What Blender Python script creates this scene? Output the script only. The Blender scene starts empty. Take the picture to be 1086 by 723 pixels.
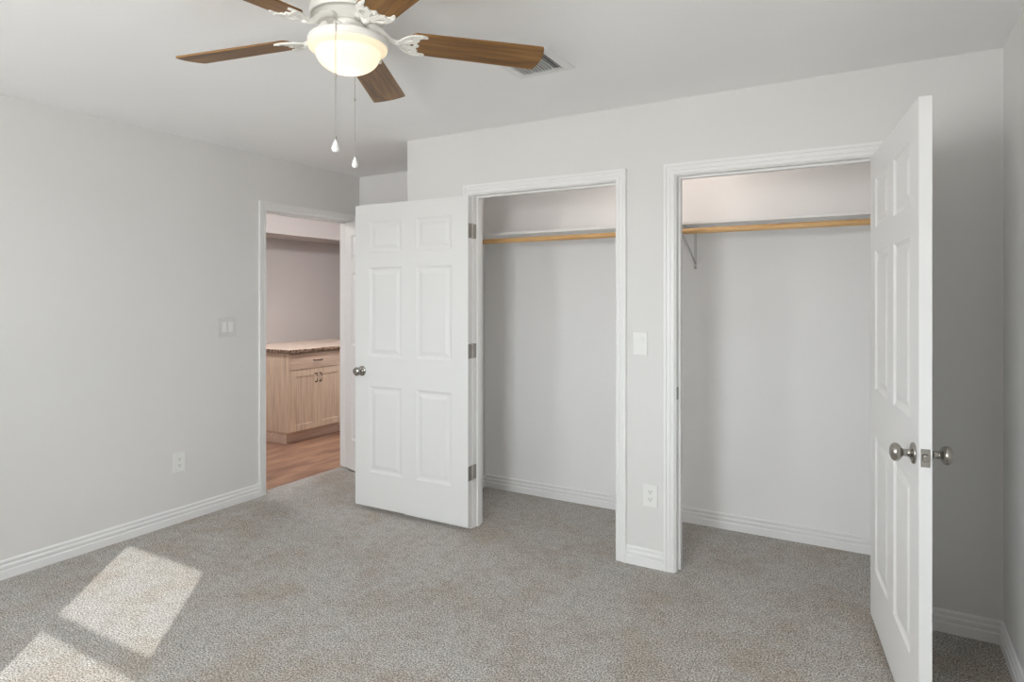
import bpy, bmesh, math, random
from mathutils import Vector, Matrix

random.seed(7)
S = bpy.context.scene
COL = S.collection
PI = math.pi
R = math.radians

# ------------------------------------------------------------------ camera, world, sun, exposure
S.view_settings.view_transform = 'Standard'
S.view_settings.look = 'None'
S.view_settings.gamma = 1.0
S.view_settings.use_curve_mapping = False
S.view_settings.exposure = 0.0
S.cycles.use_denoising = True
S.cycles.max_bounces = 16
S.cycles.diffuse_bounces = 10
S.cycles.transparent_max_bounces = 12
S.cycles.sample_clamp_indirect = 8.0

CAM_H = 1.4191
cam = bpy.data.cameras.new('camera')
cam.sensor_width = 36.0
cam.lens = 672.196 / 1086 * 36.0
cam.shift_y = -(361.5 - 315.15) / 1086
cam.clip_start = 0.05
camera = bpy.data.objects.new('camera', cam)
camera.location = (0, 0, CAM_H)
camera.rotation_euler = (PI / 2, 0, R(30.0))
COL.objects.link(camera)
S.camera = camera

# surroundings outside the windows: pale sky above the horizon, sunlit pale ground below it
SKY, GROUND = 29.5, 21.5
w = bpy.data.worlds.new('sky')
S.world = w
w.use_nodes = True
wn, wl = w.node_tree.nodes, w.node_tree.links
tc = wn.new('ShaderNodeTexCoord')
sx = wn.new('ShaderNodeSeparateXYZ')
wl.new(tc.outputs['Generated'], sx.inputs[0])
cr = wn.new('ShaderNodeValToRGB')
mr = wn.new('ShaderNodeMapRange')
mr.inputs['From Min'].default_value = -1.0
mr.inputs['From Max'].default_value = 1.0
wl.new(sx.outputs['Z'], mr.inputs['Value'])
wl.new(mr.outputs['Result'], cr.inputs['Fac'])
cr.color_ramp.elements[0].position = 0.49
k = GROUND / SKY
cr.color_ramp.elements[0].color = (1.0 * k, 0.985 * k, 0.965 * k, 1)
cr.color_ramp.elements[1].position = 0.51
cr.color_ramp.elements[1].color = (0.925, 0.965, 1.0, 1)
wl.new(cr.outputs['Color'], wn['Background'].inputs['Color'])
wn['Background'].inputs['Strength'].default_value = SKY

# sun through the window behind the camera
SUN_K, SUN_T = 0.903, 0.588                     # sideways drift per metre of depth, tan(elevation)
sd = bpy.data.lights.new('sun', 'SUN')
sd.energy = 5.0
sd.angle = R(0.45)
sd.color = (1.0, 0.985, 0.95)
sun = bpy.data.objects.new('sun', sd)
hl = math.sqrt(1 + SUN_K ** 2)
sdir = Vector((-SUN_K / hl, 1 / hl, -SUN_T)).normalized()
sun.rotation_euler = sdir.to_track_quat('-Z', 'Y').to_euler()
sun.location = (3, -6, 5)
COL.objects.link(sun)

# ------------------------------------------------------------------ room dimensions (metres)
XL, XR = -3.8205, 0.4445          # left and right wall faces
YB, YC, YF = -0.48, 3.2515, 4.023 # wall behind camera, closet front, far wall
H = 2.44
XBOX = -2.669                     # outer corner of the closet box
C1 = (-2.155, -1.230)             # clear closet openings
C2 = (-0.900, 0.022)
HEAD = 2.045
ENT = (3.070, 3.905)              # entry opening along the left wall
WT = 0.111
KX = -5.79                        # kitchen far wall
WIN1 = (-1.425, -0.695)           # glass extents of the window behind the camera
FILL_WIN = (-3.34, -2.88)             # unseen small window, added to brighten the left side of the room


def portal(name, loc, rot, sx, sy):
    l = bpy.data.lights.new(name, 'AREA')
    l.shape = 'RECTANGLE'
    l.size, l.size_y = sx, sy
    l.cycles.is_portal = True
    o = bpy.data.objects.new(name, l)
    o.location, o.rotation_euler = loc, rot
    COL.objects.link(o)


portal('window_portal_back', (sum(WIN1) / 2, YB - 0.13, 1.52), (R(90), 0, 0), 0.9, 1.3)
portal('fill_window_portal', (sum(FILL_WIN) / 2, YB - 0.13, 1.75), (R(90), 0, 0), 0.65, 0.8)  # portal for the added fill window


# ------------------------------------------------------------------ materials
def mat(name, base, rough=0.5, metal=0.0, spec=0.5):
    m = bpy.data.materials.new(name)
    m.use_nodes = True
    b = m.node_tree.nodes['Principled BSDF']
    b.inputs['Base Color'].default_value = (*base, 1)
    b.inputs['Roughness'].default_value = rough
    b.inputs['Metallic'].default_value = metal
    b.inputs['Specular IOR Level'].default_value = spec
    return m


def nodes(m):
    nt = m.node_tree
    return nt, nt.nodes, nt.links, nt.nodes['Principled BSDF']


def coords(m, scale=(1, 1, 1), kind='Object'):
    nt, N, L, b = nodes(m)
    tc = N.new('ShaderNodeTexCoord')
    mp = N.new('ShaderNodeMapping')
    mp.inputs['Scale'].default_value = scale
    L.new(tc.outputs[kind], mp.inputs['Vector'])
    return mp.outputs['Vector']


def noise(m, vec, scale, detail=4, rough=0.55, dist=0.0):
    nt, N, L, b = nodes(m)
    n = N.new('ShaderNodeTexNoise')
    n.inputs['Scale'].default_value = scale
    n.inputs['Detail'].default_value = detail
    n.inputs['Roughness'].default_value = rough
    n.inputs['Distortion'].default_value = dist
    L.new(vec, n.inputs['Vector'])
    return n.outputs['Fac']


def ramp(m, fac, stops):
    nt, N, L, b = nodes(m)
    r = N.new('ShaderNodeValToRGB')
    cr = r.color_ramp
    while len(cr.elements) < len(stops):
        cr.elements.new(0.5)
    for e, (p, c) in zip(cr.elements, stops):
        e.position = p
        e.color = (*c, 1)
    L.new(fac, r.inputs['Fac'])
    return r.outputs['Color']


def mix(m, a, b_, fac, blend='MIX'):
    nt, N, L, b = nodes(m)
    x = N.new('ShaderNodeMix')
    x.data_type = 'RGBA'
    x.blend_type = blend
    if isinstance(fac, float):
        x.inputs['Factor'].default_value = fac
    else:
        L.new(fac, x.inputs['Factor'])
    L.new(a, x.inputs['A'])
    L.new(b_, x.inputs['B'])
    return x.outputs['Result']


def bump(m, fac, strength, dist):
    nt, N, L, b = nodes(m)
    bp = N.new('ShaderNodeBump')
    bp.inputs['Strength'].default_value = strength
    bp.inputs['Distance'].default_value = dist
    L.new(fac, bp.inputs['Height'])
    L.new(bp.outputs['Normal'], b.inputs['Normal'])


def paint(name, c, rough=0.85, bs=0.12):
    m = mat(name, c, rough, 0, 0.3)
    v = coords(m)
    bump(m, noise(m, v, 140, 3), bs, 0.002)
    big = noise(m, v, 1.3, 2)
    col = ramp(m, big, [(0.3, tuple(x * 0.985 for x in c)), (0.7, tuple(min(1, x * 1.015) for x in c))])
    nodes(m)[2].new(col, nodes(m)[3].inputs['Base Color'])
    return m


def wood(name, dark, mid, light, axis=0, rough=0.45, fine=60, bs=0.05):
    """grain running along one object axis"""
    m = mat(name, mid, rough)
    sc = [fine, fine, fine]
    sc[axis] = 2.2
    v = coords(m, tuple(sc))
    n1 = noise(m, v, 1.0, 6, 0.65, 0.3)
    c1 = ramp(m, n1, [(0.37, dark), (0.5, mid), (0.63, light)])
    sc2 = [9, 9, 9]
    sc2[axis] = 0.9
    n2 = noise(m, coords(m, tuple(sc2)), 1.0, 2, 0.5, 1.2)
    c2 = ramp(m, n2, [(0.35, tuple(x * 0.78 for x in mid)), (0.65, tuple(min(1, x * 1.12) for x in mid))])
    nodes(m)[2].new(mix(m, c1, c2, 0.35), nodes(m)[3].inputs['Base Color'])
    bump(m, n1, bs, 0.001)
    return m


M = {}
M['wall'] = paint('wall_paint', (0.735, 0.728, 0.715))
M['closet'] = paint('brightened_closet_paint', (0.85, 0.845, 0.845))  # wall paint made lighter so the closet interior looks better lit
M['kitchen_wall'] = paint('kitchen_paint', (0.52, 0.495, 0.49))
M['ceiling'] = paint('ceiling_paint', (0.91, 0.91, 0.91), 0.9, 0.2)
M['trim'] = mat('trim_paint', (0.83, 0.827, 0.822), 0.38, 0, 0.4)
M['door'] = mat('door_paint', (0.79, 0.787, 0.78), 0.42, 0, 0.4)
M['plastic'] = mat('white_plastic', (0.82, 0.82, 0.80), 0.3)
M['plate_grey'] = mat('grey_wall_plate', (0.68, 0.675, 0.66), 0.35)
M['slot'] = mat('dark_slot', (0.03, 0.03, 0.03), 0.6)
M['nickel'] = mat('satin_nickel', (0.40, 0.38, 0.35), 0.24, 1.0)
M['hinge'] = mat('hinge_steel', (0.36, 0.34, 0.32), 0.4, 1.0)
M['hinge_pin'] = mat('hinge_barrel_steel', (0.55, 0.53, 0.50), 0.3, 1.0)
M['chain'] = mat('chain_metal', (0.45, 0.43, 0.40), 0.35, 1.0)
M['fan_white'] = mat('fan_white_enamel', (0.80, 0.79, 0.75), 0.35)
M['vent'] = mat('vent_white', (0.80, 0.80, 0.80), 0.45)
M['bracket'] = mat('bracket_enamel', (0.62, 0.61, 0.60), 0.4)
M['vent_dark'] = mat('vent_duct_dark', (0.24, 0.24, 0.25), 0.8)
M['bronze'] = mat('bronze_pull', (0.13, 0.075, 0.045), 0.4, 0.8)
M['blade'] = wood('blade_oak', (0.075, 0.030, 0.006), (0.215, 0.100, 0.022), (0.36, 0.185, 0.05), 0, 0.42, 34)
M['pine'] = wood('pine_rod', (0.50, 0.27, 0.10), (0.66, 0.40, 0.17), (0.74, 0.50, 0.25), 0, 0.45, 50)
M['oak_up'] = wood('pickled_oak_upright', (0.55, 0.42, 0.315), (0.75, 0.595, 0.455), (0.85, 0.715, 0.57), 2, 0.45, 70)
M['oak_side'] = wood('pickled_oak_sideways', (0.56, 0.42, 0.33), (0.70, 0.54, 0.43), (0.80, 0.66, 0.55), 1, 0.45, 70)

# carpet
m = M['carpet'] = mat('carpet', (0.4, 0.38, 0.35), 0.97, 0, 0.05)
v = coords(m)
f1 = noise(m, v, 150, 2, 0.75)
c1 = ramp(m, f1, [(0.36, (0.085, 0.078, 0.068)), (0.46, (0.36, 0.342, 0.318)), (0.54, (0.55, 0.53, 0.505)), (0.64, (0.93, 0.91, 0.885))])
f2 = noise(m, v, 45, 3, 0.65)
c2 = ramp(m, f2, [(0.34, (0.31, 0.285, 0.25)), (0.5, (0.51, 0.488, 0.455)), (0.66, (0.64, 0.62, 0.59))])
f3 = noise(m, v, 3.1, 5, 0.65)
c3 = ramp(m, f3, [(0.36, (0.88, 0.80, 0.72)), (0.54, (1, 1, 1))])
f4 = noise(m, v, 17, 3, 0.6)
c4 = ramp(m, f4, [(0.34, (0.80, 0.785, 0.77)), (0.58, (1, 1, 1))])
c3 = mix(m, c3, c4, 0.8, 'MULTIPLY')
nodes(m)[2].new(mix(m, mix(m, c1, c2, 0.2), c3, 0.75, 'MULTIPLY'), nodes(m)[3].inputs['Base Color'])
bump(m, mix(m, f1, f2, 0.3), 1.0, 0.008)

# kitchen plank vinyl
m = M['vinyl'] = mat('plank_vinyl', (0.3, 0.2, 0.13), 0.38)
v = coords(m, (14, 2.2, 1))
f1 = noise(m, v, 1.0, 6, 0.62, 0.8)
c1 = ramp(m, f1, [(0.3, (0.13, 0.062, 0.042)), (0.5, (0.31, 0.165, 0.11)), (0.7, (0.52, 0.34, 0.22))])
f2 = noise(m, coords(m, (3, 1, 1)), 2.2, 3)
c2 = ramp(m, f2, [(0.35, (0.19, 0.10, 0.085)), (0.65, (0.46, 0.29, 0.19))])
nodes(m)[2].new(mix(m, c1, c2, 0.5), nodes(m)[3].inputs['Base Color'])

# speckled worktop; top colour lightened in place of light from above
m = M['granite'] = mat('speckled_worktop', (0.6, 0.45, 0.35), 0.25)
v = coords(m)
f1 = noise(m, v, 130, 3, 0.7)
c1 = ramp(m, f1, [(0.32, (0.14, 0.08, 0.05)), (0.42, (0.50, 0.36, 0.27)), (0.50, (0.80, 0.66, 0.55)), (0.66, (0.93, 0.82, 0.73))])
nodes(m)[2].new(c1, nodes(m)[3].inputs['Base Color'])
m = M['granite_edge'] = mat('speckled_worktop_edge', (0.3, 0.2, 0.12), 0.3)
v = coords(m)
f1 = noise(m, v, 90, 3, 0.7)
c1 = ramp(m, f1, [(0.42, (0.05, 0.03, 0.018)), (0.52, (0.22, 0.13, 0.08)), (0.62, (0.60, 0.46, 0.36))])
nodes(m)[2].new(c1, nodes(m)[3].inputs['Base Color'])


def emit(name, c, s):
    m = bpy.data.materials.new(name)
    m.use_nodes = True
    nt = m.node_tree
    nt.nodes.clear()
    o = nt.nodes.new('ShaderNodeOutputMaterial')
    e = nt.nodes.new('ShaderNodeEmission')
    e.inputs['Color'].default_value = (*c, 1)
    e.inputs['Strength'].default_value = s
    nt.links.new(e.outputs[0], o.inputs['Surface'])
    return m


M['fan_bulb'] = emit('fan_bulb_glow', (1.0, 0.86, 0.66), 7.0)
M['closet_bulb'] = emit('closet_bulb_glow', (1.0, 0.87, 0.79), 75.0)
M['kitchen_lamp'] = emit('kitchen_lamp_glow', (1.0, 0.97, 0.955), 105.0)

m = M['frosted'] = bpy.data.materials.new('frosted_glass')
m.use_nodes = True
nt = m.node_tree
nt.nodes.clear()
o = nt.nodes.new('ShaderNodeOutputMaterial')
tr = nt.nodes.new('ShaderNodeBsdfTranslucent')
tr.inputs['Color'].default_value = (0.93, 0.88, 0.78, 1)
di = nt.nodes.new('ShaderNodeBsdfDiffuse')
di.inputs['Color'].default_value = (0.88, 0.85, 0.78, 1)
gl = nt.nodes.new('ShaderNodeBsdfGlossy')
gl.inputs['Roughness'].default_value = 0.25
m1 = nt.nodes.new('ShaderNodeMixShader')
m1.inputs[0].default_value = 0.4
m2 = nt.nodes.new('ShaderNodeMixShader')
m2.inputs[0].default_value = 0.04
nt.links.new(tr.outputs[0], m1.inputs[1])
nt.links.new(di.outputs[0], m1.inputs[2])
nt.links.new(m1.outputs[0], m2.inputs[1])
nt.links.new(gl.outputs[0], m2.inputs[2])
nt.links.new(m2.outputs[0], o.inputs['Surface'])

m = M['pane'] = bpy.data.materials.new('window_glass')
m.use_nodes = True
nt = m.node_tree
nt.nodes.clear()
o = nt.nodes.new('ShaderNodeOutputMaterial')
tr = nt.nodes.new('ShaderNodeBsdfTransparent')
tr.inputs['Color'].default_value = (0.97, 0.98, 0.98, 1)
gl = nt.nodes.new('ShaderNodeBsdfGlossy')
gl.inputs['Roughness'].default_value = 0.02
m1 = nt.nodes.new('ShaderNodeMixShader')
m1.inputs[0].default_value = 0.05
nt.links.new(tr.outputs[0], m1.inputs[1])
nt.links.new(gl.outputs[0], m1.inputs[2])
nt.links.new(m1.outputs[0], o.inputs['Surface'])

# ------------------------------------------------------------------ mesh helpers
WM = {}     # world matrices of roots (no depsgraph update needed)


class MB:
    """collects shapes in world coordinates, then links them as ONE mesh object"""

    def __init__(self):
        self.bm = bmesh.new()

    def face(self, pts):
        return self.bm.faces.new([self.bm.verts.new(p) for p in pts])

    def box(self, x0, x1, y0, y1, z0, z1, bevel=0.0, seg=2):
        t = bmesh.new()
        bmesh.ops.create_cube(t, size=1)
        for q in t.verts:
            q.co = Vector(((x0 + x1) / 2 + q.co.x * (x1 - x0), (y0 + y1) / 2 + q.co.y * (y1 - y0), (z0 + z1) / 2 + q.co.z * (z1 - z0)))
        if bevel:
            bmesh.ops.bevel(t, geom=t.edges[:], offset=bevel, segments=seg, affect='EDGES', profile=0.5)
        self.merge(t)
        return self

    def merge(self, t, mtx=None):
        mp = {}
        for q in t.verts:
            mp[q] = self.bm.verts.new(mtx @ q.co if mtx else q.co)
        for f in t.faces:
            nf = self.bm.faces.new([mp[q] for q in f.verts])
            nf.smooth = f.smooth
        t.free()

    def lathe(self, prof, mtx=Matrix(), seg=40, smooth=True):
        """prof = [(radius, height)], turned about local Z"""
        t = bmesh.new()
        rings = []
        for r, z in prof:
            if r < 1e-6:
                rings.append([t.verts.new((0, 0, z))])
            else:
                rings.append([t.verts.new((r * math.cos(2 * PI * k / seg), r * math.sin(2 * PI * k / seg), z)) for k in range(seg)])
        for a, b in zip(rings, rings[1:]):
            for k in range(seg):
                k2 = (k + 1) % seg
                if len(a) == 1 and len(b) == 1:
                    continue
                if len(a) == 1:
                    f = t.faces.new((a[0], b[k2], b[k]))
                elif len(b) == 1:
                    f = t.faces.new((a[k], a[k2], b[0]))
                else:
                    f = t.faces.new((a[k], a[k2], b[k2], b[k]))
                f.smooth = smooth
        self.merge(t, mtx)
        return self

    def tube(self, pts, rad, seg=12, cap=True):
        t = bmesh.new()
        pts = [Vector(p) for p in pts]
        rads = rad if isinstance(rad, (list, tuple)) else [rad] * len(pts)
        rings = []
        up = None
        for i, p in enumerate(pts):
            d = (pts[min(i + 1, len(pts) - 1)] - pts[max(i - 1, 0)]).normalized()
            if up is None:
                up = Vector((0, 0, 1)) if abs(d.z) < 0.9 else Vector((1, 0, 0))
            sx = d.cross(up).normalized()
            sy = sx.cross(d).normalized()
            rings.append([t.verts.new(p + rads[i] * (math.cos(2 * PI * k / seg) * sx + math.sin(2 * PI * k / seg) * sy)) for k in range(seg)])
        for a, b in zip(rings, rings[1:]):
            for k in range(seg):
                f = t.faces.new((a[k], a[(k + 1) % seg], b[(k + 1) % seg], b[k]))
                f.smooth = True
        if cap:
            t.faces.new(list(reversed(rings[0])))
            t.faces.new(rings[-1])
        self.merge(t)
        return self

    def plate(self, outer, holes, z0, z1, mtx=Matrix()):
        """flat plate in local XY with holes, extruded z0..z1"""
        t = bmesh.new()
        loops = [outer] + list(holes)
        for z in (z0, z1):
            es = []
            vs_all = []
            for lp in loops:
                vs = [t.verts.new((x, y, z)) for x, y in lp]
                vs_all.append(vs)
                for i in range(len(vs)):
                    es.append(t.edges.new((vs[i], vs[(i + 1) % len(vs)])))
            bmesh.ops.triangle_fill(t, use_beauty=True, use_dissolve=False, edges=es)
            if z == z0:
                low = vs_all
        for a, b in zip(low, vs_all):
            for i in range(len(a)):
                j = (i + 1) % len(a)
                t.faces.new((a[i], a[j], b[j], b[i]))
        bmesh.ops.recalc_face_normals(t, faces=t.faces[:])
        self.merge(t, mtx)
        return self

    def sweep(self, path, prof_dirs, prof):
        """prof (a,b) is placed at each path point along that point's two directions"""
        t = bmesh.new()
        rings = []
        for p, (da, db) in zip(path, prof_dirs):
            p, da, db = Vector(p), Vector(da), Vector(db)
            rings.append([t.verts.new(p + da * a + db * b) for a, b in prof])
        n = len(prof)
        for A, B in zip(rings, rings[1:]):
            for k in range(n):
                t.faces.new((A[k], A[(k + 1) % n], B[(k + 1) % n], B[k]))
        t.faces.new(rings[0])
        t.faces.new(list(reversed(rings[-1])))
        bmesh.ops.recalc_face_normals(t, faces=t.faces[:])
        self.merge(t)
        return self

    def build(self, name, material, parent=None, matrix=None, recalc=True):
        bm = self.bm
        if recalc:
            bmesh.ops.recalc_face_normals(bm, faces=bm.faces[:])
        me = bpy.data.meshes.new(name)
        o = bpy.data.objects.new(name, me)
        if parent is None:
            if matrix is None:
                xs = [q.co for q in bm.verts]
                lo = Vector((min(c.x for c in xs), min(c.y for c in xs), min(c.z for c in xs)))
                hi = Vector((max(c.x for c in xs), max(c.y for c in xs), max(c.z for c in xs)))
                matrix = Matrix.Translation(((lo.x + hi.x) / 2, (lo.y + hi.y) / 2, lo.z))
            bm.transform(matrix.inverted())
            o.matrix_world = matrix
            WM[o.name] = matrix
        else:
            bm.transform(WM[parent.name].inverted())
            o.parent = parent
            WM[o.name] = WM[parent.name]
        bm.to_mesh(me)
        bm.free()
        for mm in (material if isinstance(material, (list, tuple)) else [material]):
            me.materials.append(mm)
        COL.objects.link(o)
        return o


def empty(name, loc, rz=0.0):
    o = bpy.data.objects.new(name, None)
    o.empty_display_size = 0.05
    mtx = Matrix.Translation(loc) @ Matrix.Rotation(rz, 4, 'Z')
    o.matrix_world = mtx
    WM[o.name] = mtx
    COL.objects.link(o)
    return o


def tag(o, label, cat=None, group=None, kind=None):
    o['label'] = label
    if cat:
        o['category'] = cat
    if group:
        o['group'] = group
    if kind:
        o['kind'] = kind
    return o


def struct(o, label, cat):
    return tag(o, label, cat, kind='structure')


# ------------------------------------------------------------------ room shell
def wall(name, axis, f0, f1, u0, u1, z0, z1, holes, material, label):
    """solid wall between two parallel faces with rectangular openings; axis 'x' = faces at x=f0,f1"""
    us = sorted({u0, u1, *[h[0] for h in holes], *[h[1] for h in holes]})
    zs = sorted({z0, z1, *[h[2] for h in holes], *[h[3] for h in holes]})
    us = [u for u in us if u0 <= u <= u1]
    zs = [z for z in zs if z0 <= z <= z1]

    def solid(i, j):
        if not (0 <= i < len(us) - 1 and 0 <= j < len(zs) - 1):
            return False
        uc, zc = (us[i] + us[i + 1]) / 2, (zs[j] + zs[j + 1]) / 2
        return not any(h[0] < uc < h[1] and h[2] < zc < h[3] for h in holes)

    P = (lambda f, u, z: (f, u, z)) if axis == 'x' else (lambda f, u, z: (u, f, z))
    b = MB()
    for i in range(len(us) - 1):
        for j in range(len(zs) - 1):
            if not solid(i, j):
                continue
            a, c, d, e = us[i], us[i + 1], zs[j], zs[j + 1]
            for f in (f0, f1):
                b.face([P(f, a, d), P(f, c, d), P(f, c, e), P(f, a, e)])
            if not solid(i - 1, j):
                b.face([P(f0, a, d), P(f0, a, e), P(f1, a, e), P(f1, a, d)])
            if not solid(i + 1, j):
                b.face([P(f0, c, d), P(f0, c, e), P(f1, c, e), P(f1, c, d)])
            if not solid(i, j - 1):
                b.face([P(f0, a, d), P(f0, c, d), P(f1, c, d), P(f1, a, d)])
            if not solid(i, j + 1):
                b.face([P(f0, a, e), P(f0, c, e), P(f1, c, e), P(f1, a, e)])
    bmesh.ops.remove_doubles(b.bm, verts=b.bm.verts[:], dist=1e-5)
    return struct(b.build(name, material), label, 'wall')


JT = 0.018     # jamb board thickness
wz0, wz1 = 0.93, 2.11
wall('wall_left', 'x', XL - WT, XL, YB - WT, YF + WT, 0, H,
     [(ENT[0] - JT, ENT[1] + JT, 0, HEAD + JT)], M['wall'],
     'pale grey wall on the left with the doorway to the kitchen')
wall('wall_right', 'x', XR, XR + WT, YB - WT, YF + WT, 0, H, [], M['wall'],
     'plain pale grey wall at the right edge beyond the open door')
wall('wall_back', 'y', YB - WT, YB, XL, XR, 0, H, [(q[0] - 0.07, q[1] + 0.07, wz0 - 0.015, wz1) for q in (WIN1,)] + [(FILL_WIN[0] - 0.07, FILL_WIN[1] + 0.07, 1.385, wz1)], M['wall'],
     'pale grey wall with a sash window, behind the viewer')
wall('wall_closet', 'y', YC, YC + WT, XBOX, XR, 0, H,
     [(C1[0] - JT, C1[1] + JT, 0, HEAD + JT), (C2[0] - JT, C2[1] + JT, 0, HEAD + JT)], M['wall'],
     'pale grey wall with the two closet openings')
wall('wall_closet_side', 'x', XBOX, XBOX + WT, YC + WT, YF, 0, H, [], M['wall'],
     'short side wall where the closet meets the entry nook')
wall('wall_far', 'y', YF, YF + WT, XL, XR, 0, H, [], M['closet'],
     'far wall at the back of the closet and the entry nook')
struct(MB().box(XL - WT - 0.001, XR + WT, YB - WT, YF + WT, H, H + 0.08).build('ceiling', M['ceiling']), 'flat white bedroom ceiling', 'ceiling')
XT = XL - 0.075
struct(MB().box(XT, XR + WT, YB - WT, YF + WT, -0.06, 0).build('floor', M['carpet']), 'speckled grey beige carpet covering the bedroom and closet floor', 'floor')

# kitchen beyond the doorway
KY0, KY1 = 2.2, 7.4
struct(MB().box(KX - 0.1, XT, KY0, KY1, -0.06, -0.003).build('floor_kitchen', M['vinyl']), 'reddish brown wood look vinyl floor beyond the doorway', 'floor')
wall('wall_kitchen', 'x', KX - 0.1, KX, KY0, KY1, 0, H, [], M['kitchen_wall'], 'pinkish grey kitchen wall behind the counter')
wall('wall_kitchen_near', 'y', KY0 - 0.1, KY0, KX, XL - WT, 0, H, [], M['kitchen_wall'], 'kitchen side wall nearer the viewer, out of sight')
wall('wall_kitchen_end', 'y', KY1, KY1 + 0.1, KX, XL - WT, 0, H, [], M['kitchen_wall'], 'kitchen end wall, out of sight past the doorway')
wall('wall_kitchen_right', 'x', XL - WT, XL, YF + WT, KY1, 0, H, [], M['kitchen_wall'], 'kitchen wall continuing past the bedroom corner')
struct(MB().box(KX, XL - WT, KY0, KY1, H, H + 0.08).build('ceiling_kitchen', M['ceiling']), 'white kitchen ceiling above the doorway head', 'ceiling')
struct(MB().box(KX, -5.35, KY0, KY1, 2.072, H, 0.004).build('soffit', M['kitchen_wall']), 'boxed soffit along the top of the kitchen wall', 'soffit')

# ------------------------------------------------------------------ trim: casings, jambs, baseboards
CAS = [(0.005, 0.0), (0.005, 0.008), (0.010, 0.011), (0.021, 0.011), (0.0225, 0.0085), (0.026, 0.0085), (0.029, 0.0125), (0.043, 0.0135), (0.0445, 0.011), (0.047, 0.011), (0.0485, 0.016), (0.062, 0.016), (0.063, 0.014), (0.063, 0.0)]


def casing(axis, face, sgn, a, b, head):
    """mitred moulding round an opening; sgn = direction out of the wall"""
    mb = MB()
    if axis == 'y':
        P = lambda u, z: (u, face, z)
        U, O = Vector((1, 0, 0)), Vector((0, sgn, 0))
    else:
        P = lambda u, z: (face, u, z)
        U, O = Vector((0, 1, 0)), Vector((sgn, 0, 0))
    Z = Vector((0, 0, 1))
    mb.sweep([P(a, 0), P(a, head), P(b, head), P(b, 0)], [(-U, O), (-U + Z, O), (U + Z, O), (U, O)], CAS)
    return mb


def jamb(axis, f0, f1, a, b, head, stop0, stop1):
    """lining boards and door stops; f0 = room face, f1 = far face"""
    mb = MB()
    def bx(u0, u1, g0, g1, z0, z1):
        g0, g1 = min(g0, g1), max(g0, g1)
        if axis == 'y':
            mb.box(u0, u1, g0, g1, z0, z1, 0.0015, 1)
        else:
            mb.box(g0, g1, u0, u1, z0, z1, 0.0015, 1)
    bx(a - JT, a, f0, f1, 0, head + JT)
    bx(b, b + JT, f0, f1, 0, head + JT)
    bx(a, b, f0, f1, head, head + JT)
    bx(a, a + 0.011, stop0, stop1, 0, head)
    bx(b - 0.011, b, stop0, stop1, 0, head)
    bx(a + 0.011, b - 0.011, stop0, stop1, head - 0.011, head)
    return mb


def strike(parent, x0, x1, y0, y1, z0, z1):
    mb = MB()
    mb.box(x0, x1, y0, y1, z0, z1, 0.0006, 1)
    return tag(mb.build('strike_plate', M['hinge'], parent), 'dark metal strike plate on the jamb')


T = casing('x', XL, 1, ENT[0], ENT[1], HEAD).build('trim_1', M['trim'])
struct(T, 'white moulded casing around the kitchen doorway', 'trim')
jamb('x', XL, XL - WT, ENT[0], ENT[1], HEAD, XL - 0.040, XL - 0.075).build('door_jamb', M['trim'], T)
T = casing('y', YC, -1, C1[0], C1[1], HEAD).build('trim_2', M['trim'])
struct(T, 'white moulded casing around the closet opening with the folded back door', 'trim')
jamb('y', YC, YC + WT, C1[0], C1[1], HEAD, YC + 0.040, YC + 0.075).build('door_jamb', M['trim'], T)
strike(T, C1[1] - 0.0018, C1[1] + 0.0005, YC + 0.004, YC + 0.032, 0.895, 0.955)
T = casing('y', YC, -1, C2[0], C2[1], HEAD).build('trim_3', M['trim'])
struct(T, 'white moulded casing around the right closet opening', 'trim')
jamb('y', YC, YC + WT, C2[0], C2[1], HEAD, YC + 0.040, YC + 0.075).build('door_jamb', M['trim'], T)
strike(T, C2[0] - 0.0005, C2[0] + 0.0018, YC + 0.004, YC + 0.032, 0.89, 0.955)

BB = [(0, 0), (0.014, 0), (0.014, 0.040), (0.0085, 0.045), (0.0085, 0.050), (0.0125, 0.055), (0.0125, 0.066), (0.0065, 0.071), (0.0065, 0.077), (0.010, 0.081), (0.010, 0.089), (0.006, 0.094), (0, 0.095)]


def baseboard(name, pts, outs, label):
    """pts along the wall foot; outs = per-point direction into the room (mitre)"""
    mb = MB()
    mb.sweep([(x, y, 0) for x, y in pts], [(Vector((*o, 0)), Vector((0, 0, 1))) for o in outs], BB)
    return struct(mb.build(name, M['trim']), label, 'baseboard')


baseboard('baseboard_left', [(XL, YB), (XL, ENT[0] - 0.063)], [(1, 1), (1, 0)], 'white stepped baseboard along the left wall')
baseboard('baseboard_right', [(XR, YB), (XR, YC)], [(-1, 1), (-1, -1)], 'white baseboard along the right wall behind the open door')
baseboard('baseboard_back', [(XL, YB), (XR, YB)], [(1, 1), (-1, 1)], 'white baseboard under the window, behind the viewer')
baseboard('baseboard_middle', [(C1[1] + 0.063, YC), (C2[0] - 0.063, YC)], [(0, -1), (0, -1)], 'short white baseboard between the two closet openings')
baseboard('baseboard_corner', [(C2[1] + 0.063, YC), (XR, YC)], [(0, -1), (-1, -1)], 'short white baseboard in the corner behind the right door')
baseboard('baseboard_nook', [(C1[0] - 0.063, YC), (XBOX, YC), (XBOX, YF), (XL, YF)], [(0, -1), (-1, -1), (-1, -1), (0, -1)],
          'white baseboard wrapping the closet corner behind the folded door')
baseboard('baseboard_closet', [(XBOX + WT, YC + WT), (XBOX + WT, YF), (XR, YF), (XR, YC + WT)], [(1, 0), (1, -1), (-1, -1), (-1, 0)],
          'white stepped baseboard round the inside of the closet')


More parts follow.
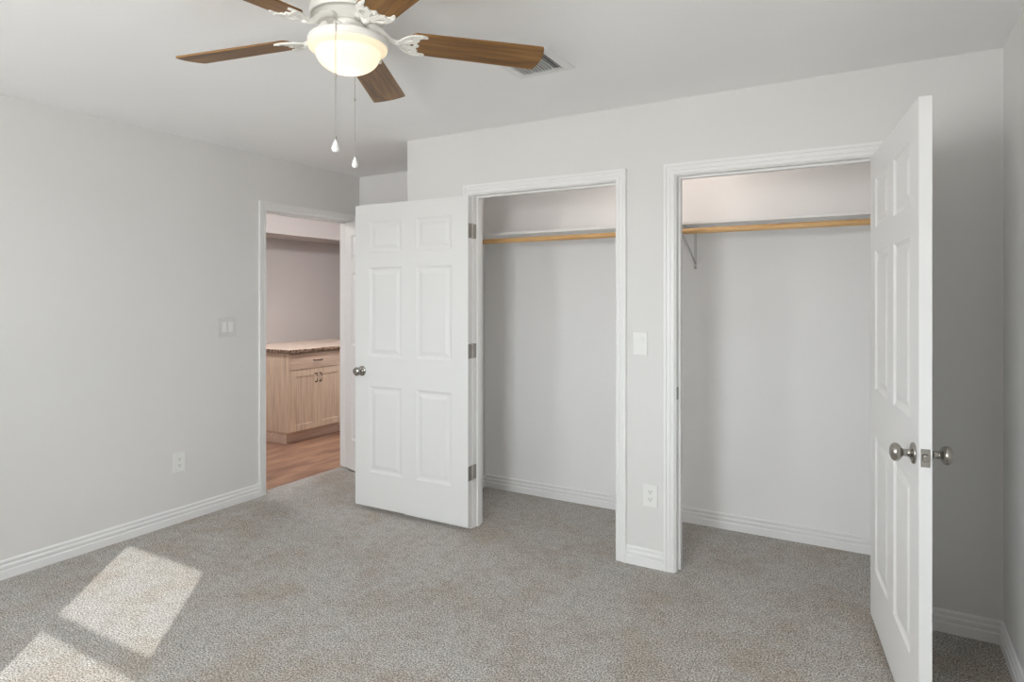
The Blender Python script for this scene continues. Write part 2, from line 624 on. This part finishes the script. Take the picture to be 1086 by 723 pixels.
# ------------------------------------------------------------------ windows (behind the field of view, they let the daylight in)
def window(name, axis, face_in, face_out, g0, g1, z_cuts, label):
    """sash window: outer frame, meeting rail and two panes; glass plane near the room side"""
    lo = min(face_in, face_out)
    mb = MB()
    if axis == 'y':
        fy0, fy1 = (face_in - 0.055, face_in - 0.012)
        B = lambda u0, u1, z0, z1, d0=fy0, d1=fy1: mb.box(u0, u1, d0, d1, z0, z1, 0.003, 1)
    else:
        fy0, fy1 = (face_in - 0.055, face_in - 0.012)
        B = lambda u0, u1, z0, z1, d0=fy0, d1=fy1: mb.box(d0, d1, u0, u1, z0, z1, 0.003, 1)
    zb, zm0, zm1, zt = z_cuts
    B(g0 - 0.07, g0, zb - 0.05, zt + 0.06)
    B(g1, g1 + 0.07, zb - 0.05, zt + 0.06)
    B(g0, g1, zb - 0.05, zb)
    B(g0, g1, zt, zt + 0.06)
    B(g0, g1, zm0, zm1)
    o = struct(mb.build(name, M['trim']), label, 'window')
    for a, b in ((zb, zm0), (zm1, zt)):
        pm = MB()
        mid = (fy0 + fy1) / 2
        if axis == 'y':
            pm.box(g0, g1, mid - 0.002, mid + 0.002, a, b)
        else:
            pm.box(mid - 0.002, mid + 0.002, g0, g1, a, b)
        pm.build('window_pane', M['pane'], o)
    sm = MB()
    if axis == 'y':
        sm.box(g0 - 0.11, g1 + 0.11, face_in - 0.012, face_in + 0.03, zb - 0.075, zb - 0.052, 0.004, 2)
    else:
        sm.box(face_in - 0.012, face_in + 0.03, g0 - 0.11, g1 + 0.11, zb - 0.075, zb - 0.052, 0.004, 2)
    sm.build('window_sill', M['trim'], o)
    return o


window('window_1', 'y', YB, YB - WT, WIN1[0], WIN1[1], (0.98, 1.476, 1.537, 2.035), 'white sash window in the wall behind the viewer')



window('fill_window', 'y', YB, YB - WT, FILL_WIN[0], FILL_WIN[1], (1.45, 1.72, 1.76, 2.035), 'unseen small high window behind the viewer, added to brighten the left side')  # added opening, brings extra daylight to the left wall and ceiling

# ------------------------------------------------------------------ six-panel doors
def rect_loop(x0, x1, z0, z1, y):
    return [(x0, y, z0), (x1, y, z0), (x1, y, z1), (x0, y, z1)]


def leaf_mesh(W, y0, y1, zb, zt):
    """leaf in local coordinates: x along the leaf from the hinge, y through its thickness"""
    mb = MB()
    st = 0.125 * W / 0.915
    mu = 0.118 * W / 0.915
    pw = (W - 2 * st - mu) / 2
    cols = [0.003, st, st + pw, st + pw + mu, W - st, W]
    rows = [zb, 0.255, 0.828, 1.026, 1.616, 1.716, 1.925, zt]
    for yy, s in ((y0, 1), (y1, -1)):
        for i in range(5):
            for j in range(7):
                a, b, c, d = cols[i], cols[i + 1], rows[j], rows[j + 1]
                if i in (1, 3) and j in (1, 3, 5):
                    loops = []
                    for ins, dep in ((0, 0), (0.004, 0.0035), (0.012, 0.0075), (0.017, 0.0085), (0.025, 0.0085), (0.047, 0.002), (0.05, 0.0015)):
                        loops.append(rect_loop(a + ins, b - ins, c + ins, d - ins, yy + s * dep))
                    for A, B in zip(loops, loops[1:]):
                        for k in range(4):
                            mb.face([A[k], A[(k + 1) % 4], B[(k + 1) % 4], B[k]])
                    mb.face(loops[-1])
                else:
                    mb.face(rect_loop(a, b, c, d, yy))
    for i in range(5):
        for z in (zb, zt):
            mb.face([(cols[i], y0, z), (cols[i + 1], y0, z), (cols[i + 1], y1, z), (cols[i], y1, z)])
    for j in range(7):
        for x in (cols[0], W):
            mb.face([(x, y0, rows[j]), (x, y0, rows[j + 1]), (x, y1, rows[j + 1]), (x, y1, rows[j])])
    bmesh.ops.remove_doubles(mb.bm, verts=mb.bm.verts[:], dist=1e-5)
    return mb


KNOB = [(0.0, 0.0), (0.033, 0.0), (0.034, 0.003), (0.032, 0.007), (0.022, 0.010), (0.013, 0.013), (0.0115, 0.020), (0.0115, 0.030),
        (0.014, 0.034), (0.021, 0.038), (0.027, 0.044), (0.0292, 0.051), (0.028, 0.058), (0.023, 0.064), (0.014, 0.0675), (0.0, 0.0685)]


def door(name, pin, rot, closed_rot, W, ysign, zb, zt, label, off):
    mtx = Matrix.Translation((pin[0], pin[1], 0)) @ Matrix.Rotation(rot, 4, 'Z')
    y0, y1 = (off, off + 0.035) if ysign > 0 else (-off - 0.035, -off)
    mb = leaf_mesh(W, y0, y1, zb, zt)
    mb.bm.transform(mtx)
    d = mb.build(name, M['door'], None, mtx)
    tag(d, label, 'door', kind='structure')
    kz, kx = 0.925, W - 0.062
    for yy, s in ((y0, -1), (y1, 1)):
        k = MB().lathe(KNOB, mtx @ Matrix.Translation((kx, yy, kz)) @ Matrix.Rotation(-s * PI / 2, 4, 'X'), 36)
        tag(k.build('door_knob', M['nickel'], d), 'satin nickel door knob')
    ym = (y0 + y1) / 2
    lp = MB()
    lp.box(W - 0.001, W + 0.0016, ym - 0.0125, ym + 0.0125, kz - 0.028, kz + 0.028, 0.0007, 1)
    lp.box(W + 0.001, W + 0.013, ym - 0.0085, ym + 0.0085, kz - 0.012, kz + 0.012, 0.0055, 3)
    lp.bm.transform(mtx)
    tag(lp.build('latch_plate', M['nickel'], d), 'nickel latch with its faceplate')
    m0 = Matrix.Translation((pin[0], pin[1], 0)) @ Matrix.Rotation(closed_rot, 4, 'Z')
    for hz in (0.345, 1.09, 1.825):
        hb = MB()
        # leaf plate on the door's hinge edge
        hb.box(0.0012, 0.0035, min(0, y1 if ysign > 0 else y0), max(0, y1 if ysign > 0 else y0), hz - 0.0445, hz + 0.0445, 0.0005, 1)
        hb.bm.transform(mtx)
        t = MB()
        t.box(-0.0028, -0.0008, min(0, y1 if ysign > 0 else y0), max(0, y1 if ysign > 0 else y0), hz - 0.0445, hz + 0.0445, 0.0005, 1)
        t.bm.transform(m0)
        hb.merge(t.bm)
        hg = tag(hb.build('hinge', M['hinge'], d), 'brushed steel butt hinge')
        hp = MB().lathe([(0, -0.048), (0.004, -0.047), (0.0064, -0.0455), (0.0064, -0.0275), (0.0056, -0.0272), (0.0056, -0.0268), (0.0064, -0.0265), (0.0064, -0.0093), (0.0056, -0.009), (0.0056, -0.0086), (0.0064, -0.0083),
                         (0.0064, 0.0083), (0.0056, 0.0086), (0.0056, 0.009), (0.0064, 0.0093), (0.0064, 0.0265), (0.0056, 0.0268), (0.0056, 0.0272), (0.0064, 0.0275), (0.0064, 0.0455), (0.004, 0.047), (0, 0.048)],
                        mtx @ Matrix.Translation((0, 0, hz)), 16)
        hp.build('hinge_barrel', M['hinge_pin'], hg)
    return d


door('door_1', (C1[0] + 0.003, YC - 0.0092), R(-179.4), 0.0, 0.915, 1, 0.024, 2.037,
     'white six panel closet door folded flat back against the wall, hinges showing', 0.0092)
door('door_2', (C2[1] - 0.003, YC - 0.0135), R(180 + 98.6), R(180), 0.924, -1, 0.022, 2.037,
     'white six panel closet door standing open at the right, seen nearly edge on', 0.0135)
door('door_3', (XL + 0.0135, ENT[1] - 0.003), R(-90 + 70.5), R(-90), 0.826, -1, 0.016, 2.037,
     'white entry door swung into the nook, mostly hidden behind the folded closet door', 0.0135)


# ------------------------------------------------------------------ switches and outlets
def on_wall(axis, u, face, z):
    """local frame: X along the wall, Y up, Z out of the wall"""
    if axis == 'x':      # left wall, out = +x, seen from the room X runs along -y..; use +y
        return Matrix(((0, 0, 1, face), (1, 0, 0, u), (0, 1, 0, z), (0, 0, 0, 1)))
    return Matrix(((1, 0, 0, u), (0, 0, -1, face), (0, 1, 0, z), (0, 0, 0, 1)))


def lbox(mtx, x0, x1, y0, y1, z0, z1, bevel=0.001):
    mb = MB()
    mb.box(x0, x1, y0, y1, z0, z1, bevel, 2)
    mb.bm.transform(mtx)
    return mb


def root_on(name, mtx):
    o = bpy.data.objects.new(name, None)
    o.empty_display_size = 0.03
    o.matrix_world = mtx
    WM[o.name] = mtx
    COL.objects.link(o)
    return o


def screws(mtx, pts, root):
    for x, y in pts:
        mb = MB().lathe([(0.0033, 0.0), (0.0033, 0.0008), (0.002, 0.0014), (0, 0.0015)], mtx @ Matrix.Translation((x, y, 0.0055)), 12)
        mb.build('screw', M['plastic'], root)


def switch(axis, u, face, z, w, h, xs, label, plate):
    mtx = on_wall(axis, u, face, z)
    r = tag(root_on('light_switch', mtx), label, 'light switch')
    lbox(mtx, -w / 2, w / 2, -h / 2, h / 2, 0, 0.006, 0.0025).build('wall_plate', plate, r)
    for x in xs:
        p = lbox(mtx, x - 0.0175, x + 0.0175, -0.0345, 0.0345, 0.004, 0.0068, 0.0008)
        fr = p.build('switch_frame', M['plastic'], r)
        rk = MB()
        pts = [(-0.0315, 0.0068), (0.0, 0.0083), (0.0315, 0.0105), (0.0315, 0.004), (-0.0315, 0.004)]
        A = [rk.bm.verts.new((x - 0.0145, a, b)) for a, b in pts]
        B = [rk.bm.verts.new((x + 0.0145, a, b)) for a, b in pts]
        for i in range(5):
            j = (i + 1) % 5
            rk.bm.faces.new((A[i], A[j], B[j], B[i]))
        rk.bm.faces.new(A)
        rk.bm.faces.new(list(reversed(B)))
        rk.bm.transform(mtx)
        rk.build('rocker', M['plastic'], r)
        screws(mtx, [(x, 0.048), (x, -0.048)], r)
    return r


def outlet(axis, u, face, z, w, h, label):
    mtx = on_wall(axis, u, face, z)
    r = tag(root_on('wall_outlet', mtx), label, 'outlet')
    lbox(mtx, -w / 2, w / 2, -h / 2, h / 2, 0, 0.006, 0.0025).build('wall_plate', M['plastic'], r)
    for s in (1, -1):
        cy = s * 0.0195
        mb = MB()
        pts = []
        for k in range(24):
            a = 2 * PI * k / 24
            pts.append((0.0172 * math.cos(a), cy + max(-0.0142, min(0.0142, 0.0172 * math.sin(a)))))
        mb.plate(pts, [], 0.004, 0.0075, mtx)
        f = mb.build('receptacle', M['plastic'], r)
        for x0, x1, y0, y1 in ((-0.0080, -0.0055, -0.001, 0.0075), (0.0055, 0.0080, 0.0, 0.007), (-0.0024, 0.0024, -0.0095, -0.0048)):
            lbox(mtx, x0, x1, cy + y0, cy + y1, 0.0072, 0.0078, 0).build('socket_slot', M['slot'], f)
    screws(mtx, [(0, 0)], r)
    return r


switch('x', 2.753, XL, 1.218, 0.136, 0.130, (-0.025, 0.025), 'white double rocker light switch on the left wall near the doorway', M['plate_grey'])
switch('y', -1.090, YC, 1.173, 0.078, 0.124, (0.0,), 'white single rocker light switch between the two closet openings', M['plastic'])
outlet('x', 2.414, XL, 0.379, 0.080, 0.124, 'white duplex outlet low on the left wall')
outlet('y', -1.036, YC, 0.377, 0.078, 0.118, 'white duplex outlet low between the two closet openings')

# ------------------------------------------------------------------ closet shelf, rod and bracket
SY = 3.70
sh = MB().box(XBOX + WT, XR, SY, YF, 1.842, 1.857, 0.002, 1).build('closet_shelf', M['trim'])
tag(sh, 'long white closet shelf running above the wooden rod', 'shelf')
RY, RZ = 3.70, 1.803
rd = MB().tube([(XBOX + WT + 0.002 + i * (XR - XBOX - WT - 0.004) / 12, RY, RZ) for i in range(13)], 0.0165, 24).build('closet_rod', M['pine'])
tag(rd, 'long pale wooden hanging rod spanning the closet below the shelf', 'closet rod')
BX = -0.992
br = tag(empty('shelf_bracket', (BX, YF, 1.6)), 'white metal shelf and rod bracket at the left of the right closet opening', 'bracket')
pb = MB()
pb.box(BX - 0.009, BX + 0.009, YF - 0.004, YF - 0.0005, 1.595, 1.841, 0.001, 1)
pb.build('wall_plate', M['bracket'], br)
pb = MB()
pb.box(BX - 0.009, BX + 0.009, SY + 0.02, YF - 0.004, 1.8375, 1.8415, 0.001, 1)
pb.build('shelf_arm', M['bracket'], br)
pb = MB()
pb.tube([(BX, YF - 0.005, 1.63), (BX, 3.86, 1.715), (BX, SY + 0.02, 1.782)], 0.006, 10)
pb.build('brace', M['bracket'], br)
pb = MB()
pb.tube([(BX, RY + 0.0225 * math.cos(a), RZ - 0.0225 * math.sin(a)) for a in [R(x) for x in range(-10, 181, 12)]], 0.0045, 8)
pb.build('rod_hook', M['bracket'], br)
pb = MB().lathe([(0.005, 0), (0.005, 0.0012), (0.003, 0.002), (0, 0.0022)], Matrix.Translation((BX, YF - 0.004, 1.607)) @ Matrix.Rotation(PI / 2, 4, 'X'), 12)
tag(pb.build('screw', M['hinge'], br), 'dark screw head')

# closet lamp, up behind the headers
cl = tag(empty('closet_lamp', (-1.06, 3.58, 2.30)), 'bare bulb in a white holder on the closet ceiling', 'lamp')
MB().lathe([(0, 0), (0.06, 0), (0.06, -0.012), (0.05, -0.03), (0.03, -0.045), (0.022, -0.05), (0.0, -0.05)], Matrix.Translation((-1.06, 3.58, H)), 32).build('lamp_holder', M['fan_white'], cl)
MB().lathe([(0, -0.05), (0.013, -0.052), (0.015, -0.06), (0.025, -0.085), (0.03, -0.105), (0.025, -0.125), (0.012, -0.136), (0, -0.138)], Matrix.Translation((-1.06, 3.58, H)), 24).build('light_bulb', M['closet_bulb'], cl)

# ------------------------------------------------------------------ kitchen cabinet and worktop
CX, CY0, CY1 = -4.897, 4.216, 4.905     # front plane, near side, far side
cab = tag(empty('base_cabinet', (-5.3, 4.56, 0)), 'pickled oak base cabinet with one drawer above two doors, seen through the doorway', 'cabinet')
b = MB()
b.box(KX + 0.003, CX - 0.02, CY0, CY1, 0.105, 0.872, 0.001, 1)
b.build('cabinet_body', M['oak_up'], cab)
b = MB()
b.box(KX + 0.003, -4.968, CY0 + 0.012, CY1, -0.003, 0.105, 0.001, 1)
b.box(KX + 0.003, -4.955, CY0 + 0.002, CY0 + 0.014, -0.003, 0.075, 0.002, 1)
b.build('toe_kick', M['oak_side'], cab)


def pull(parent, p0, p1):
    p0, p1 = Vector(p0), Vector(p1)
    o = Vector((0.024, 0, 0))
    mb = MB()
    mid = (p0 + p1) / 2
    mb.tube([p0, p0 + o * 0.8, p0 * 0.85 + p1 * 0.15 + o, mid + o * 1.12, p1 * 0.85 + p0 * 0.15 + o, p1 + o * 0.8, p1], [0.0065, 0.005, 0.0055, 0.006, 0.0055, 0.005, 0.0065], 10)
    tag(mb.build('pull_handle', M['bronze'], parent), 'dark bronze bow handle')


def panel_front(name, y0, y1, z0, z1, rail, material):
    """shaker front with a recessed panel, as one mesh"""
    mb = MB()
    xf, xb = CX, CX - 0.02
    loops = []
    for ins, dep in ((0, 0.002), (0.002, 0), (rail, 0), (rail + 0.006, 0.007), (rail + 0.010, 0.007)):
        loops.append([(xf - dep, y0 + ins, z0 + ins), (xf - dep, y1 - ins, z0 + ins), (xf - dep, y1 - ins, z1 - ins), (xf - dep, y0 + ins, z1 - ins)])
    back = [(xb, y0, z0), (xb, y1, z0), (xb, y1, z1), (xb, y0, z1)]
    seq = [back] + loops
    for A, B in zip(seq, seq[1:]):
        for k in range(4):
            mb.face([A[k], A[(k + 1) % 4], B[(k + 1) % 4], B[k]])
    mb.face(loops[-1])
    mb.face(back)
    bmesh.ops.remove_doubles(mb.bm, verts=mb.bm.verts[:], dist=1e-6)
    return mb.build(name, material, cab)


ymid = 4.5585
dr = MB()
dr.box(CX - 0.02, CX, CY0 + 0.003, CY1 - 0.003, 0.712, 0.868, 0.002, 1)
dr = dr.build('drawer', M['oak_side'], cab)
pull(dr, (CX, ymid - 0.05, 0.79), (CX, ymid + 0.05, 0.79))
d1 = panel_front('cabinet_door', CY0 + 0.003, ymid - 0.0015, 0.112, 0.704, 0.06, M['oak_up'])
d2 = panel_front('cabinet_door', ymid + 0.0015, CY1 - 0.003, 0.112, 0.704, 0.06, M['oak_up'])
pull(d1, (CX, ymid - 0.028, 0.572), (CX, ymid - 0.028, 0.658))
pull(d2, (CX, ymid + 0.028, 0.572), (CX, ymid + 0.028, 0.658))

# the cabinet run continues past the far jamb (out of sight)
wt = MB()
wt.box(KX + 0.002, CX + 0.028, CY0 - 0.024, 6.2, 0.876, 0.914, 0.006, 2)
wt = wt.build('worktop', [M['granite'], M['granite_edge']])
for f in wt.data.polygons:
    f.material_index = 0 if f.normal.z > 0.9 else 1
tag(wt, 'speckled beige worktop with a dark brown edge on the kitchen cabinet', 'worktop')
cab2 = tag(empty('base_cabinet', (-5.3, 5.55, 0)), 'second pickled oak base cabinet under the worktop, hidden past the far door jamb', 'cabinet')
b = MB()
b.box(KX + 0.003, CX - 0.02, CY1 + 0.002, 6.18, 0.105, 0.872, 0.001, 1)
b.build('cabinet_body', M['oak_up'], cab2)
b = MB()
b.box(KX + 0.003, -4.968, CY1 + 0.002, 6.17, -0.003, 0.105, 0.001, 1)
b.build('toe_kick', M['oak_side'], cab2)
b = MB()
b.box(CX - 0.02, CX, CY1 + 0.005, 6.177, 0.712, 0.868, 0.002, 1)
b.build('drawer', M['oak_side'], cab2)
b = MB()
b.box(CX - 0.02, CX, CY1 + 0.005, 6.177, 0.112, 0.704, 0.002, 1)
b.build('cabinet_door', M['oak_up'], cab2)

for (kx, ky), lab in (((-4.15, 4.72), 'round flush lamp on the kitchen ceiling, out of sight past the far door jamb'),
                      ((-5.15, 3.45), 'unseen round lamp added on the kitchen ceiling to brighten the cabinet side')):  # second lamp is added, only to light the cabinet's near side
    kl = tag(empty('kitchen_ceiling_lamp', (kx, ky, 2.365)), lab, 'lamp')
    MB().lathe([(0, 0), (0.15, 0), (0.15, -0.02), (0.14, -0.02)], Matrix.Translation((kx, ky, H)), 40).build('lamp_base', M['fan_white'], kl)
    MB().lathe([(0.14, -0.021), (0.13, -0.045), (0.09, -0.065), (0, -0.075)], Matrix.Translation((kx, ky, H)), 40).build('lamp_shade', M['kitchen_lamp'], kl)

# ------------------------------------------------------------------ ceiling vent
vx0, vx1, vy0, vy1 = -1.442, -1.163, 2.306, 2.575
vc = ((vx0 + vx1) / 2, (vy0 + vy1) / 2)
vt = tag(empty('ceiling_vent', (vc[0], vc[1], H - 0.012)), 'square white louvred ceiling vent behind the tip of a fan blade', 'vent')
b = MB()
ring = []
hx, hy = (vx1 - vx0) / 2, (vy1 - vy0) / 2
for ins, dz in ((0, 0), (0.0004, -0.006), (0.028, -0.011), (0.040, -0.010), (0.042, -0.004), (0.042, 0.0)):
    ring.append([(vx0 + ins, vy0 + ins, H + dz), (vx1 - ins, vy0 + ins, H + dz), (vx1 - ins, vy1 - ins, H + dz), (vx0 + ins, vy1 - ins, H + dz)])
for A, B in zip(ring, ring[1:]):
    for k in range(4):
        b.face([A[k], A[(k + 1) % 4], B[(k + 1) % 4], B[k]])
b.build('vent_frame', M['vent'], vt)
b = MB()
b.box(vx0 + 0.04, vx1 - 0.04, vy0 + 0.04, vy1 - 0.04, H - 0.0015, H - 0.0003)
b.build('vent_backing', M['vent_dark'], vt)
ns = 12
for k in range(ns):
    x = vx0 + 0.05 + k * (vx1 - vx0 - 0.10) / (ns - 1)
    b = MB()
    hw = 0.0008 if k < ns - 2 else 0.0050      # lean of the blade: the last two are turned the other way
    a = [(x - hw - 0.0007, H - 0.0024), (x - hw + 0.0007, H - 0.0024), (x + hw + 0.0007, H - 0.012), (x + hw - 0.0007, H - 0.012)]
    A = [b.bm.verts.new((px, vy0 + 0.041, pz)) for px, pz in a]
    B = [b.bm.verts.new((px, vy1 - 0.041, pz)) for px, pz in a]
    for i in range(4):
        j = (i + 1) % 4
        b.bm.faces.new((A[i], A[j], B[j], B[i]))
    b.bm.faces.new(A)
    b.bm.faces.new(list(reversed(B)))
    b.build('louver', M['vent'], vt)

# ------------------------------------------------------------------ ceiling fan
FX, FY, FZ = -1.505, 1.532, 2.276          # blade plane
F0, PITCH = 0.8251, -0.1988
fan = tag(empty('ceiling_fan', (FX, FY, FZ)), 'white five blade ceiling fan with brown wooden blades and a lit frosted bowl', 'ceiling fan')
C = Matrix.Translation((FX, FY, 0))
MB().lathe([(0, H), (0.085, H), (0.088, H - 0.01), (0.082, H - 0.035), (0.06, H - 0.05), (0, H - 0.05)], C, 48).build('canopy', M['fan_white'], fan)
MB().lathe([(0, 2.392), (0.06, 2.392), (0.10, 2.384), (0.118, 2.368), (0.122, 2.35), (0.122, 2.335), (0.116, 2.332), (0.116, 2.335), (0.104, 2.330), (0.075, 2.3265), (0.062, 2.318), (0.0, 2.317)], C, 56).build('motor_housing', M['fan_white'], fan)
sw = MB().lathe([(0, 2.318), (0.048, 2.318), (0.051, 2.308), (0.051, 2.303), (0.047, 2.300), (0.047, 2.275), (0.052, 2.269), (0, 2.269)], C, 40).build('switch_housing', M['fan_white'], fan)
MB().lathe([(0, 2.270), (0.09, 2.270), (0.115, 2.268), (0.126, 2.262), (0.1285, 2.255), (0.1285, 2.239), (0.1275, 2.2375), (0.1268, 2.2375), (0.1265, 2.245), (0.1, 2.262), (0, 2.264)], C, 64).build('light_pan', M['fan_white'], fan)
bowl = [(0.1255, 2.241), (0.1262, 2.236), (0.1245, 2.230), (0.118, 2.2255), (0.109, 2.2225), (0.1045, 2.219)]
for k in range(1, 15):
    a = k / 14 * PI / 2
    bowl.append((0.1035 * math.cos(a), 2.218 - 0.066 * math.sin(a)))
bw = MB().lathe(bowl, C, 64).build('glass_bowl', M['frosted'], fan)
tag(bw, 'lit frosted glass bowl')
bu = MB().lathe([(0, 2.262), (0.012, 2.258), (0.016, 2.245), (0.028, 2.222), (0.031, 2.200), (0.026, 2.183), (0.013, 2.173), (0, 2.171)], C, 24).build('light_bulb', M['fan_bulb'], bw)


def rot2(pts, a):
    return [(x * math.cos(a) - y * math.sin(a), x * math.sin(a) + y * math.cos(a)) for x, y in pts]


# one blade mesh: x along the blade, slight taper, soft corners
def blade_mesh():
    r0, r1, w0, w1 = 0.205, 0.66, 0.059, 0.069
    top = []
    n = 8
    out = [(r0, -w0 + 0.012), (r0 + 0.012, -w0), ]
    for k in range(1, 12):
        t = k / 12
        out.append((r0 + 0.012 + t * (r1 - 0.03 - r0), -(w0 + (w1 - w0) * t)))
    out.append((r1 - 0.004, -w1))
    for y in (-0.066, -0.055, -0.04, -0.02, 0.0):
        out.append((r1 - 0.001 + 0.013 * (1 - (y / w1) ** 2), y))
    pts = out + [(x, -y) for x, y in reversed(out[:-1])]
    mb = MB()
    mb.plate(pts, [], -0.003, 0.003)
    return mb.bm


def iron_mesh():
    half = [(0.160, 0.009), (0.168, 0.021), (0.180, 0.036), (0.196, 0.049), (0.214, 0.0565), (0.236, 0.0585), (0.252, 0.0545), (0.257, 0.049), (0.252, 0.045),
            (0.240, 0.0445), (0.231, 0.040), (0.228, 0.0335), (0.231, 0.027), (0.226, 0.022), (0.222, 0.0145), (0.226, 0.008), (0.232, 0.003)]
    outer = half + [(x, -y) for x, y in reversed(half)]
    tear = [(0.0, 0.0), (0.012, -0.0062), (0.024, -0.0092), (0.031, -0.0062), (0.033, 0.0), (0.031, 0.0062), (0.024, 0.0092), (0.012, 0.0062)]
    holes = []
    for a in (R(-34), 0, R(34)):
        h = rot2([(x + 0.034, y) for x, y in tear], a)
        holes.append([(x * (1.0 if abs(a) < 0.1 else 1.03) + 0.150, y) for x, y in h])
    mb = MB()
    mb.plate(outer, holes, -0.0085, -0.0035)
    return mb


bm_b = blade_mesh()
me_blade = bpy.data.meshes.new('fan_blade')
bm_b.to_mesh(me_blade)
me_blade.materials.append(M['blade'])
ib = iron_mesh()
ib.tube([(0.062, 0, 0.048), (0.085, 0, 0.044), (0.106, 0, 0.033), (0.123, 0, 0.016), (0.138, 0, 0.0), (0.155, 0, -0.005), (0.172, 0, -0.006)],
        [0.014, 0.013, 0.011, 0.0095, 0.009, 0.010, 0.008], 14)
me_iron = bpy.data.meshes.new('blade_iron')
bmesh.ops.recalc_face_normals(ib.bm, faces=ib.bm.faces[:])
ib.bm.to_mesh(me_iron)
me_iron.materials.append(M['fan_white'])
scr = MB().lathe([(0.005, -0.0085), (0.0045, -0.0105), (0.002, -0.0115), (0, -0.0117)], Matrix(), 10)
me_scr = bpy.data.meshes.new('blade_screws')
scr.bm.to_mesh(me_scr)
me_scr.materials.append(M['fan_white'])
for k in range(5):
    for nm, me in (('fan_blade', me_blade), ('blade_iron', me_iron)):
        o = bpy.data.objects.new(nm, me)
        o.parent = fan
        o.rotation_euler = (PITCH, 0, F0 + k * 2 * PI / 5)
        COL.objects.link(o)
        if nm == 'blade_iron':
            for sx, sy in ((0.236, 0.051), (0.236, -0.051), (0.2185, 0.0)):
                s = bpy.data.objects.new('screw', me_scr)
                s.parent = o
                s.location = (sx, sy, 0)
                COL.objects.link(s)
        else:
            tag(o, 'brown wood grain fan blade')

# pull chains
cr, sr = math.cos(R(30)), math.sin(R(30))


def cam_xy(depth, lat):
    return (-sr * depth + cr * lat, cr * depth + sr * lat)


for depth, lat, ztop, zbead, ztip, start in ((1.945, -0.5412, 2.252, 2.098, 1.863, (0.1285, 0)), (2.20, -0.5450, 2.252, 2.105, 1.867, (0.1285, 0))):
    x, y = cam_xy(depth, lat)
    dx, dy = x - FX, y - FY
    L_ = math.hypot(dx, dy)
    ux, uy = dx / L_, dy / L_
    zs = 2.288
    ch = MB()
    pts = [(FX + ux * 0.05, FY + uy * 0.05, zs), (FX + ux * 0.09, FY + uy * 0.09, 2.284), (FX + ux * (L_ - 0.004), FY + uy * (L_ - 0.004), 2.274), (x, y, 2.262), (x, y, ztip + 0.045)]
    ch.tube(pts, 0.0011, 8)
    n = int((2.262 - ztip - 0.045) / 0.0075)
    for i in range(n):
        ch.lathe([(0, 0.0019), (0.0015, 0.0012), (0.0019, 0), (0.0015, -0.0012), (0, -0.0019)], Matrix.Translation((x, y, 2.258 - i * 0.0075)), 6)
    ch.lathe([(0, 0.006), (0.003, 0.005), (0.0038, 0), (0.003, -0.005), (0, -0.006)], Matrix.Translation((x, y, zbead)), 10)
    ch.lathe([(0, 0.009), (0.0028, 0.008), (0.0028, -0.002), (0, -0.003)], Matrix.Translation((x, y, ztip + 0.040)), 10)
    chain = tag(ch.build('pull_chain', M['chain'], fan), 'thin metal pull chain')
    sc = 1.0 if depth < 2 else 0.82
    pr = [(0, 0.040), (0.003, 0.039), (0.0045, 0.034), (0.0085, 0.026), (0.0122, 0.016), (0.0128, 0.0105), (0.0108, 0.0045), (0.006, 0.0008), (0, 0)]
    kb = MB().lathe([(r * sc, z) for r, z in pr], Matrix.Translation((x, y, ztip)), 20)
    tag(kb.build('pull_knob', M['plastic'], chain), 'white teardrop pull')
